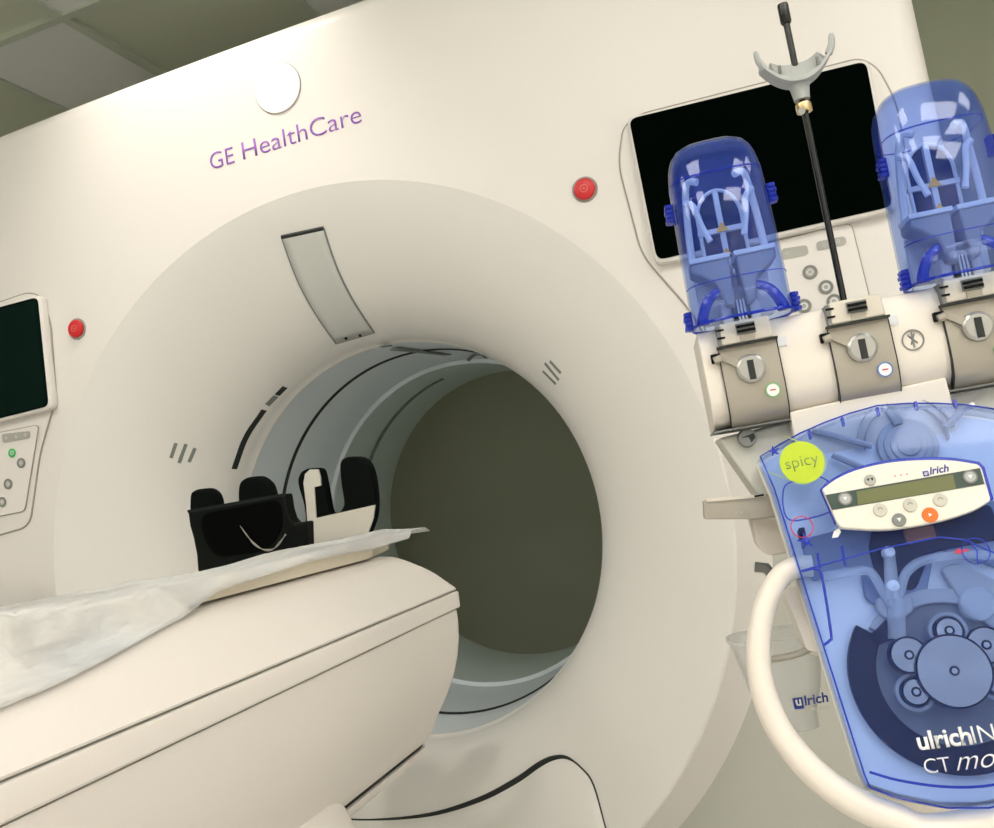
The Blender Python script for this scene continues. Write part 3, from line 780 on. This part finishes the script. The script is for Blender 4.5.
J(MB().lathe([(.0125, .362), (.0105, .355), (.009, .346), (.0085, .341), (.0, .341)], 20, (rx, 0, 0), 'z'), 'hook_sleeve', M['hook'], hk)

# pump head: body, plate, rollers, door
DW = lambda pts, v=.03: LP(DOOR, v, pts)
tl = [(-.142, -.044), (-.120, -.0345), (-.097, -.026), (-.070, -.0190), (-.044, -.0140), (-.015, -.0108)]
left = [(-.142, -.046), (-.1355, -.080), (-.126, -.207), (-.119, -.293), (-.1135, -.360), (-.111, -.372), (-.085, -.3845), (-.05, -.3955), (-.015, -.399)]
half = tl[::-1]+left[1:]
mir = [(2*CX-x, z) for x, z in half[::-1]]
DO = half[:-1]+mir[:-1]          # door outline
DO = [p for i, p in enumerate(DO) if (Vector(p)-Vector(DO[i-1])).length > 1e-4]
def shrink(pts, k):
    c = Vector((CX, -.2)); return [tuple(c+(Vector(p)-c)*k) for p in pts]
JD(MB().prism(shrink(DO, 1.012), .012, .022), 'body_flange', M['inj'], bevel=.003)
JD(MB().prism(shrink(DO, .74), .02, .055), 'pump_body', M['inj'], bevel=.012)
JD(MB().prism(shrink(DO, .985), .004, .012), 'pump_plate', M['plate'], bevel=.001)
def dl(px, py, v): return local(px, py, DOOR, v)
rx_, rz_ = dl(953, 672, .016)
# upper recess dark and clear parts seen through the door
JD(MB().prism(round_poly(LP(DOOR, 0, [(800, 540), (870, 522), (1000, 500), (1060, 520), (1050, 585), (935, 548), (925, 600), (893, 612), (865, 600), (860, 565), (812, 582)]), .006), -.002, .004), 'pump_recess', mat('recess_blue_grey', (.20, .24, .34), .4), bevel=.001)
JD(MB().prism(round_poly(LP(DOOR, 0, [(872, 528), (990, 505), (1000, 540), (930, 553), (915, 590), (880, 592), (868, 550)]), .006), -.004, .003), 'pump_recess', M['race'], bevel=.001)
A = math.radians
JD(MB().ring(rx_, rz_, .066, .092, -.006, .004, 60, A(143), A(330)), 'raceway', M['race'], bevel=.001)
pr = JD(MB().prism(LP(DOOR, .006, [(886, 619), (895, 638), (880, 645), (866, 640)]), -.006, .004), 'raceway', M['race'])
JD(MB().ring(rx_, rz_, .066, .080, -.005, .004, 60, A(-25), A(140)), 'raceway_rim', M['plated'])
JD(MB().disc(rx_, rz_, .0655, -.0030, .004, 64), 'rotor_disc', mat('rotor_grey', (.15, .155, .16), .4))
JD(MB().ring(rx_, rz_, .0655, .067, -.0055, .004, 64), 'raceway_rim', M['greyd'])
def roller(x, z, r, name='steel_roller', m='steel'):
    q = JD(MB().lathe([(.0028, 0), (.0029, -.020), (r-.0015, -.020), (r, -.0185), (r, -.004)], 64, (0, 0, 0)), name, M[m])
    q.matrix_local = UP @ TILT @ Matrix.Translation((x, 0, z))
    JD(MB().ring(0, 0, r-.0012, r+.0004, -.0197, -.006, 64), 'roller_edge', M['race'], q)
    JD(MB().lathe([(.0, -.018), (.0026, -.018), (.0026, -.021), (.0, -.021)], 16), 'roller_bolt', M['silver'], q)
    JD(MB().ring(0, 0, .0026, .0046, -.0206, -.016, 20), 'roller_hub', M['race'], q)
    return q
x0, z0 = dl(954, 671, .022)
rc = roller(x0, z0, .0335); rc.matrix_local = UP @ TILT @ Matrix.Translation((x0, -.004, z0))
a, b_ = dl(909, 655, .019); roller(a, b_, .0170)
roller(2*x0-a, b_, .0170)
for px, py in ((948, 631), (915, 692)):
    a, b_ = dl(px, py, .014)
    for xx in ((a,) if px == 948 else (a, 2*x0-a)):
        q = roller(xx, b_, .0125)
        JD(MB().ring(0, 0, .0145, .0178, -.016, .0, 40), 'clear_sleeve', M['clear'], q)
a, b_ = dl(978, 604, .012); JD(MB().lathe([(.0, -.012), (.015, -.012), (.0165, -.010), (.0165, .002)], 32, (a, 0, b_)), 'clear_cap', M['clear'])
# tubing: a manifold with two branches and a Y piece
T1 = lambda pts, v: [(*(lambda q: (q[0], -v, q[1]))(dl(px, py, v)),) for px, py in pts]
JD(MB().tube(smooth_path(T1([(823, 577), (850, 572), (870, 572), (882, 590), (892, 607)], .012), 6), .0048, 10), 'pump_tube', M['clear'])
JD(MB().tube(smooth_path(T1([(1010, 556), (960, 555), (925, 560), (907, 572), (900, 592), (895, 607)], .012), 6), .0048, 10), 'pump_tube', M['clear'])
JD(MB().tube(T1([(896, 600), (897, 640)], .010), .0085, 14), 'pump_tube', M['clear'])
ypc = JD(MB().tube(T1([(889, 552), (893, 600)], .014), [.0055, .0075], 12), 'tube_connector', M['clear'])
for px, py, r in ((889, 552, .0062), (893, 586, .0066)):
    a, b_ = dl(px, py, .018); JD(MB().lathe([(.0, -.024), (r*.8, -.022), (r, -.016), (r, -.010)], 20, (a, 0, b_)), 'connector_cap', M['whitep'], ypc)
JD(MB().prism(round_poly(LP(DOOR, .008, [(876, 598), (912, 596), (914, 610), (905, 618), (885, 619), (876, 610)]), .004), -.010, .0), 'tube_guide', M['plated'], bevel=.002)
JD(MB().prism(round_poly(LP(DOOR, .006, [(940, 568), (957, 562), (1040, 600), (1010, 640), (967, 612)]), .006), -.007, .004), 'tube_guide', M['plated'], bevel=.002)
a, b_ = dl(920, 533, .010); JD(MB().box(a-.014, a+.014, -.012, .0, b_-.007, b_+.006), 'air_sensor', mat('sensor_brown', (.42, .15, .03), .5), bevel=.002)
# top compartment: round cover with ribs
a, b_ = dl(908, 441, .008)
JD(MB().ring(a, b_, .040, .0412, -.006, .004, 40, A(-5), A(178)), 'pump_rib', M['plated'])
JD(MB().ring(a, b_, .048, .0494, -.006, .004, 40, A(10), A(170)), 'pump_rib', M['plated'])
for k in range(4): JD(MB().disc(a, b_-.004, .030-.006*k, -.004-.002*k, .004, 40), 'round_cover', M['plated'], bevel=.001)
for p in (((812, 430), (872, 446)), ((832, 455), (868, 470)), ((893, 408), (900, 424)), ((968, 406), (945, 428)), ((885, 405), (897, 425))):
    JD(MB().tube(T1(p, .006), .0035, 8), 'pump_rib', M['plated'])
for px, py in ((885, 408), (972, 405), (837, 528)): 
    q = dl(px, py, .012); JD(MB().lathe([(.0, -.014), (.0022, -.014), (.0026, -.011), (.0026, .004)], 12, (q[0], 0, q[1])), 'plate_screw', M['whitep'])
# transparent door: front pane plus skirt
def inset(pts, d):
    P = [Vector(p) for p in pts]; o = []; m = len(P)
    for i in range(m):
        t = (P[(i+1) % m]-P[i-1]).normalized(); n = Vector((-t.y, t.x))
        if n.dot(Vector((CX, -.2))-P[i]) < 0: n = -n
        o.append(tuple(P[i]+n*d))
    return o
ri = [[(x, y, z) for x, z in inset(DO, d)] for y, d in ((.006, -.001), (-.018, .0), (-.026, .002), (-.030, .006))]
dr = JD(MB().loft(ri, True, False, True), 'pump_door', M['door'], smooth=30, solid=.0024, label='blue see-through door')
JD(MB().tube([(x, -.0245, z) for x, z in inset(DO, .0008)], .0008, 8, closed=True), 'door_edge', M['bluelug'], dr)
n_ = 0
for px, py in ((808, 427), (841, 414), (876, 404), (914, 398), (953, 396)):
    x, z = dl(px, py, .027); JD(MB().box(x-.0012, x+.0012, -.0285, -.022, z-.0125, z-.004), 'door_clip', M['bluerim'], dr)
JD(MB().tube(T1([(800, 571), (830, 563), (880, 549), (940, 537), (965, 540), (1010, 560)], .0295), .0008, 6), 'door_line', M['bluerim'], dr)
for a_, b2 in (((817.5, 553), (820, 568)), ((842, 546), (845, 566))): JD(MB().tube(T1([a_, b2], .0295), .0012, 6), 'door_line', M['bluerim'], dr)
JD(MB().tube(smooth_path(T1([(802, 571), (815, 569), (822, 577), (831, 633), (830, 640), (824, 645)], .0295), 4), .0013, 6), 'door_line', M['bluerim'], dr)
JD(MB().tube(smooth_path(T1([(833, 485), (820, 477), (800, 480), (785, 486), (783, 505), (790, 520), (815, 517), (832, 511)], .0295), 5), .0008, 6), 'door_line', M['bluerim'], dr)
# bottom lip
JD(MB().tube([(x, -.0265, z+.014) for x, z in smooth_path([(-.108, -.372), (-.085, -.3815), (-.05, -.3905), (-.015, -.394), (.02, -.3905), (.055, -.3815), (.078, -.372)], 4)], .0012, 6), 'door_line', M['bluerim'], dr)
# sticker
x, z = dl(802, 462, .0312)
JD(MB().disc(x, z, .0222, -.0309, -.0299, 48), 'round_sticker', M['lime'], dr, label='lime green round sticker')
SL = math.radians(2)
q = text('sticker_lettering', 'spicy', x-.0165, z-.0050, -.0309, .033, M['spicyt'], dr, bold=-.012, rot=SL, thick=.0003)
JD(MB().tube(smooth_path(T1([(783, 436), (806, 444), (822, 452), (826, 466), (818, 478), (803, 484), (785, 478), (769, 472)], .0302), 5), .0005, 6), 'sticker_line', M['limel'], dr)
def star(px, py, r):
    x, z = dl(px, py, .0302); mb = MB()
    for k in range(5): mb.tube([(x, -.0302, z), (x+r*math.cos(k*1.2566+.4), -.0302, z+r*math.sin(k*1.2566+.4))], [.0016, .0006], 6)
    mb.disc(x, z, r*.45, -.0306, -.029, 12); return mb
JD(star(774, 451, .0055), 'door_mark', M['bluerim'], dr)
JD(star(806, 541, .0085), 'door_mark', M['bluerim'], dr)
x, z = dl(802, 527, .0302)
JD(MB().ring(x, z, .0102, .0112, -.0308, -.0296, 32), 'red_circle', M['redp'], dr)
x, z = dl(802, 532, .020); JD(MB().box(x-.003, x+.003, -.024, -.004, z-.005, z+.004), 'door_catch', M['black'], bevel=.001)
x, z = dl(976, 551, .0302)
JD(MB().ring(x, z, .0120, .0128, -.0308, -.0296, 32), 'turn_mark', M['bluerim'], dr)
JD(MB().tube([(x-.004, -.0302, z+.012), (x+.001, -.0302, z), (x-.002, -.0302, z-.012)], .0006, 6), 'turn_mark', M['bluerim'], dr)
x, z = dl(962, 551, .0302)
JD(MB().prism([(x-.008, z), (x-.001, z+.003), (x-.001, z+.001), (x+.006, z+.001), (x+.006, z-.001), (x-.001, z-.001), (x-.001, z-.003)], -.0306, -.0298), 'red_arrow', M['redp'], dr)
# lettering on the door
x, z = dl(918, 750, .0305); x2, z2 = dl(994, 741, .0305)
text('door_lettering', 'ulrich', x+.001, z, -.0302, .047, M['whitep'], dr, bold=.024, thick=.0004, space=.97)
text('door_lettering', 'INJECT', x+.0490, z, -.0302, .066, M['whitep'], dr, bold=-.006, thick=.0004)
x, z = dl(926, 774, .0305)
text('door_lettering', 'CT', x, z, -.0302, .0225, M['whitep'], dr, bold=-.01, thick=.0004)
x, z = dl(956, 771, .0305)
text('door_lettering', 'motion', x+.001, z, -.0302, .076, M['whitep'], dr, shear=.5, thick=.0004, bold=-.012, height=.0155)
# display on the door
def bowl(v):
    tp = smooth_path([(822, 489), (836, 479), (856, 470), (885, 463), (915, 460), (950, 460), (978, 464)], 3)
    bt = smooth_path([(991, 500), (975, 510), (945, 520), (910, 527), (880, 530), (842, 528)], 3)
    return LP(DOOR, v, tp+[(982, 468)]+bt+[(837, 523)])
dp = JD(MB().prism(round_poly(bowl(.040), .002, 2), -.040, -.031), 'display_panel', M['panel'], bevel=.0015)
JD(MB().prism(inset(bowl(.034), -.0022), -.036, -.0296), 'panel_border', M['bluerim'], dp, bevel=.001)
V = .0405
JD(MB().prism(LP(DOOR, V, [(825.5, 495), (980, 468), (984.5, 484), (832, 510)]), -.0406, -.039), 'display_band', M['lcdband'], dp)
JD(MB().prism(LP(DOOR, V, [(856.5, 491.5), (953, 474.5), (956, 488.5), (858, 505)]), -.0409, -.039), 'display_lcd', M['lcd'], dp, label='olive green readout')
for px, py, r, m in ((870, 480, .0056, 'grey'), (845, 499, .0068, 'greyd'), (970, 477, .0068, 'greyd'), (880, 510, .0066, 'palek'), (910, 505, .0066, 'palek'), (940, 500, .0066, 'palek'), (899, 520, .0066, 'greyd'), (930, 515, .0074, 'orange')):
    if m == 'palek' and m not in M: M[m] = mat('pale_key', (.56, .55, .47), .5)
    x, z = dl(px, py, V)
    k = JD(MB().disc(x, z, r, -.0418, -.039, 28), 'round_key', M[m], dp, bevel=.0006)
    if m == 'orange': JD(MB().prism([(x-.0014, z+.0017), (x+.0018, z), (x-.0014, z-.0017)], -.0422, -.041), 'key_mark', M['whitep'], dp)
    elif m == 'greyd': 
        if px in (845, 970):
            JD(MB().disc(x, z, r*.72, -.0421, -.041, 20), 'key_mark', M['hook'], dp)
        JD(MB().prism([(x-.002, z+.0018), (x+.002, z+.0018), (x, z-.002)], -.0424, -.041), 'key_mark', M['whitep'], dp)
    elif m == 'grey':
        JD(MB().prism([(x-.0032, z+.0014), (x-.0006, z+.0014), (x-.0019, z-.0014)], -.0422, -.041), 'key_mark', M['black'], dp)
        JD(MB().prism([(x+.0006, z+.0014), (x+.0032, z+.0014), (x+.0019, z-.0014)], -.0422, -.041), 'key_mark', M['black'], dp)
    else: JD(MB().ring(x, z, .0016, .0024, -.0422, -.041, 16, 0, PI), 'key_mark', M['greyd'], dp)
for px, py in ((895, 476), (901, 475), (907, 474)):
    x, z = dl(px, py, V); JD(MB().disc(x, z, .0008, -.0405, -.039, 10), 'status_light', M['redl'], dp)
x, z = dl(930, 474.0, V)
text('panel_lettering', 'lrich', x, z-.0005, -.0400, .0185, M['navy'], dp, bold=.02, shear=.3, thick=.0003, rot=.02)
JD(MB().box(x-.0062, x-.0008, -.0404, -.039, z-.0016, z+.0038), 'panel_emblem', M['navy'], dp)
text('panel_lettering', 'u', x-.0050, z-.0002, -.0404, .0032, M['panel'], dp, bold=.03, shear=.3, thick=.0002)
x, z = dl(848, 533, .0315)
JD(MB().prism(LP(DOOR, .031, [(834, 531), (839, 528), (841, 532), (838, 537), (832, 538)]), -.0312, -.029), 'panel_foot', M['whitep'], dp)
# handle: one bent tube round the lower left of the head
HP = [(812, 566), (797, 567), (780, 577), (766, 602), (759, 635), (759, 668), (766, 700), (780, 731), (801, 759), (826, 783), (858, 804), (895, 819), (940, 830)]
hp = [(x, -.004, z) for x, z in LP(DOOR, .004, HP)]
hp = hp+[(2*CX-x, y, z) for x, y, z in hp[:-1]][::-1]
hp = smooth_path(hp, 8)
JD(MB().tube(hp, [.0110+.0035*min(1, max(0, (.5-abs(k/(len(hp)-1)-.5))*3.2-.35)) for k in range(len(hp))], 20), 'grab_handle', M['inj'])
JD(MB().prism(round_poly(LP(DOOR, -.03, [(783, 590), (797, 586), (822, 655), (806, 650)]), .004), .025, .06), 'handle_bracket', M['inj'], bevel=.004)
JD(MB().tube(smooth_path([(*(lambda q: (q[0], .03, q[1]))(dl(px, py, -.03)),) for px, py in ((767, 660), (790, 656), (808, 650), (814, 646))], 4), .0035, 10), 'cup_arm', M['greige'])
# side rail with a small white box under it
sa = J(MB().prism(LP(INJ, -.01, [(703, 501), (760, 495), (790, 489), (790, 515), (752, 519), (704, 519)]), .004, .03), 'side_rail', M['greige'], bevel=.0015)
J(MB().prism(LP(INJ, -.006, [(705, 500), (707, 498), (765, 494), (765, 496.5), (708, 502)]), .002, .0045), 'rail_edge', M['cap'], sa)
x, z = local(741, 512, INJ, -.008); J(MB().lathe([(.0, .001), (.0016, .001), (.0018, .006)], 12, (x, 0, z)), 'rail_screw', M['silver'], sa)
J(MB().box(*(lambda q: (q[0]-.005, q[0]+.005, .0, .006, q[1]-.0005, q[1]+.0015))(local(759, 496, INJ, -.004)), ), 'rail_mark', M['black'], sa)
wb = LP(INJ, -.03, [(750, 518), (790, 512), (790, 553), (768, 556), (758, 548)])
J(MB().prism(round_poly(wb, .006), .028, .07), 'rail_box', M['inj'], bevel=.004)
J(MB().tube([(x, .06, z) for x, z in LP(INJ, -.06, [(755, 567), (766, 568), (775, 578), (790, 580)])], .006, 10), 'cable_clip', M['greyd'])
# column and base below the head
J(MB().tube([(CX, .10, -.36), (CX, .13, -1.06)], .045, 24), 'column', M['inj'])
J(MB().box(CX-.045, CX+.045, .02, .16, -.42, -.02), 'head_mount', M['greybody'], bevel=.02)
bs = MB()
for a in range(5):
    t = a*2*PI/5+.3; bs.tube([(CX, .13, -1.06), (CX+.30*math.cos(t), .13+.30*math.sin(t), -1.085)], [.04, .025], 12)
J(bs, 'castor_base', M['inj'])
for a in range(5):
    t = a*2*PI/5+.3; x, y = CX+.30*math.cos(t), .13+.30*math.sin(t)
    J(MB().lathe([(.0, -.012), (.030, -.012), (.032, -.008), (.032, .008), (.030, .012), (.0, .012)], 24, (x, y, -1.106), 'y'), 'castor', M['bin'])

# drip cup hanging behind the handle
cq = local(784, 686, INJ, -.09)
cupc = INJ @ Vector((cq[0], .09, cq[1]))
cup = empty('drip_cup', Matrix.Translation(cupc) @ Matrix.Rotation(PSI, 4, 'Z'), 'frosted clear plastic cup with blue lettering hanging behind the injector handle', 'cup')
zt, zb = .060, -.046
MB().loft([sup(.030, .026, zb, 0), sup(.031, .027, zb+.02, 0), sup(.040, .034, .0, -.0), sup(.052, .040, zt-.004, 0), sup(.054, .041, zt, 0)], True, True, False).build('cup_body', M['frost'], cup, smooth=50, solid=.0016)
MB().tube(sup(.054, .041, zt, 0), .0015, 8, closed=True).build('cup_rim', M['frost'], cup)
text('cup_lettering', 'lrich', .016, -.016, -.0325, .026, M['navy'], cup, bold=.02, shear=.1, thick=.0004, rot=.05)
MB().box(.004, .0145, -.0335, -.031, -.019, -.007).build('cup_emblem', M['navy'], cup)
text('cup_lettering', 'u', .0065, -.0150, -.0336, .006, M['whitep'], cup, bold=.03, thick=.0004)
text('cup_lettering', 'medical', .022, -.0225, -.0318, .018, M['grey'], cup, thick=.0003)

# ------------------------------------------------------------------ lamps of the room, with added panels by the right wall
PANELS = [(.61, -1.66, 1), (1.81, -1.66, 1), (-.595, -1.66, 1), (.61, -2.86, 1), (1.81, -2.86, 1), (-.595, -2.86, 1), (-1.62, -2.26, 1), (2.41, -1.06, 1), (2.41, -2.26, 1), (2.41, -3.16, 1)]  # panels by the right wall are added to brighten the table side
def lampname(i): return ['nearest the injector', 'in front of the scanner, above its right side', 'above the left half of the table', 'over the foot of the table', 'behind the operator on the right', 'behind the table on the left', 'furthest left from the table', 'added near the right wall beside the injector as side light', 'added near the right wall behind the operator as side light', 'added in the far right corner behind the operator as side light'][i]
for i, (x, y, s) in enumerate(PANELS):
    e = empty('ceiling_light', Matrix.Translation((x, y, CEIL)), 'square white ceiling light panel '+lampname(i), 'ceiling light', 'square ceiling light panels')
    MB().box(-.285, .285, -.285, .285, -.006, .010).build('light_diffuser', M['lens'], e)
    f = MB()
    for a, b, c, d in ((-.30, .30, -.30, -.285), (-.30, .30, .285, .30), (-.30, -.285, -.285, .285), (.285, .30, -.285, .285)): f.box(a, b, c, d, -.012, .010)
    f.build('light_frame', M['tbar'], e)
dlx, dly = -.20, -.36
e = empty('downlight', Matrix.Translation((dlx, dly, CEIL)), 'round recessed ceiling downlight just in front of the scanner top', 'ceiling light')
MB().lathe([(.05, -.004), (.062, -.006), (.065, .0), (.065, .006), (.05, .006)], 32, axis='z').build('light_ring', M['tbar'], e)
MB().lathe([(.0, .003), (.05, .003), (.05, .008), (.0, .008)], 32, axis='z').build('light_lens', M['spotlens'], e)
sp = bpy.data.lights.new('downlight_bulb', 'SPOT'); sp.energy = 26; sp.color = (1, .94, .86); sp.spot_size = math.radians(75); sp.spot_blend = .9; sp.shadow_soft_size = .05
so = bpy.data.objects.new('downlight_bulb', sp); COL.objects.link(so); so.parent = e
so.location = (0, 0, -.02); so.rotation_euler = (Vector((-.21, 0, 1.02))-Vector((dlx, dly, CEIL-.02))).to_track_quat('-Z', 'Y').to_euler()
wd = bpy.data.worlds.new('world'); scene.world = wd; wd.use_nodes = True
wd.node_tree.nodes['Background'].inputs[0].default_value = (.9, 1, .92, 1); wd.node_tree.nodes['Background'].inputs[1].default_value = .05

# ------------------------------------------------------------------ camera
cd = bpy.data.cameras.new('camera'); co = bpy.data.objects.new('camera', cd); COL.objects.link(co)
cd.sensor_fit = 'HORIZONTAL'; cd.sensor_width = 36; cd.lens = 36*FOC/W; cd.clip_start = .02
m3 = Matrix((CR, CU, -CF)).transposed().to_4x4(); m3.translation = CAM; co.matrix_world = m3
scene.camera = co
bpy.context.view_layer.update()
for o in list(scene.objects):
    if o.parent is None: o.location.z += -FLOOR
vs = scene.view_settings
vs.view_transform = 'Standard'; vs.look = 'None'; vs.gamma = 1; vs.exposure = 0.2; vs.use_curve_mapping = False
scene.cycles.max_bounces = 12; scene.cycles.transparent_max_bounces = 32
scene.cycles.use_denoising = True
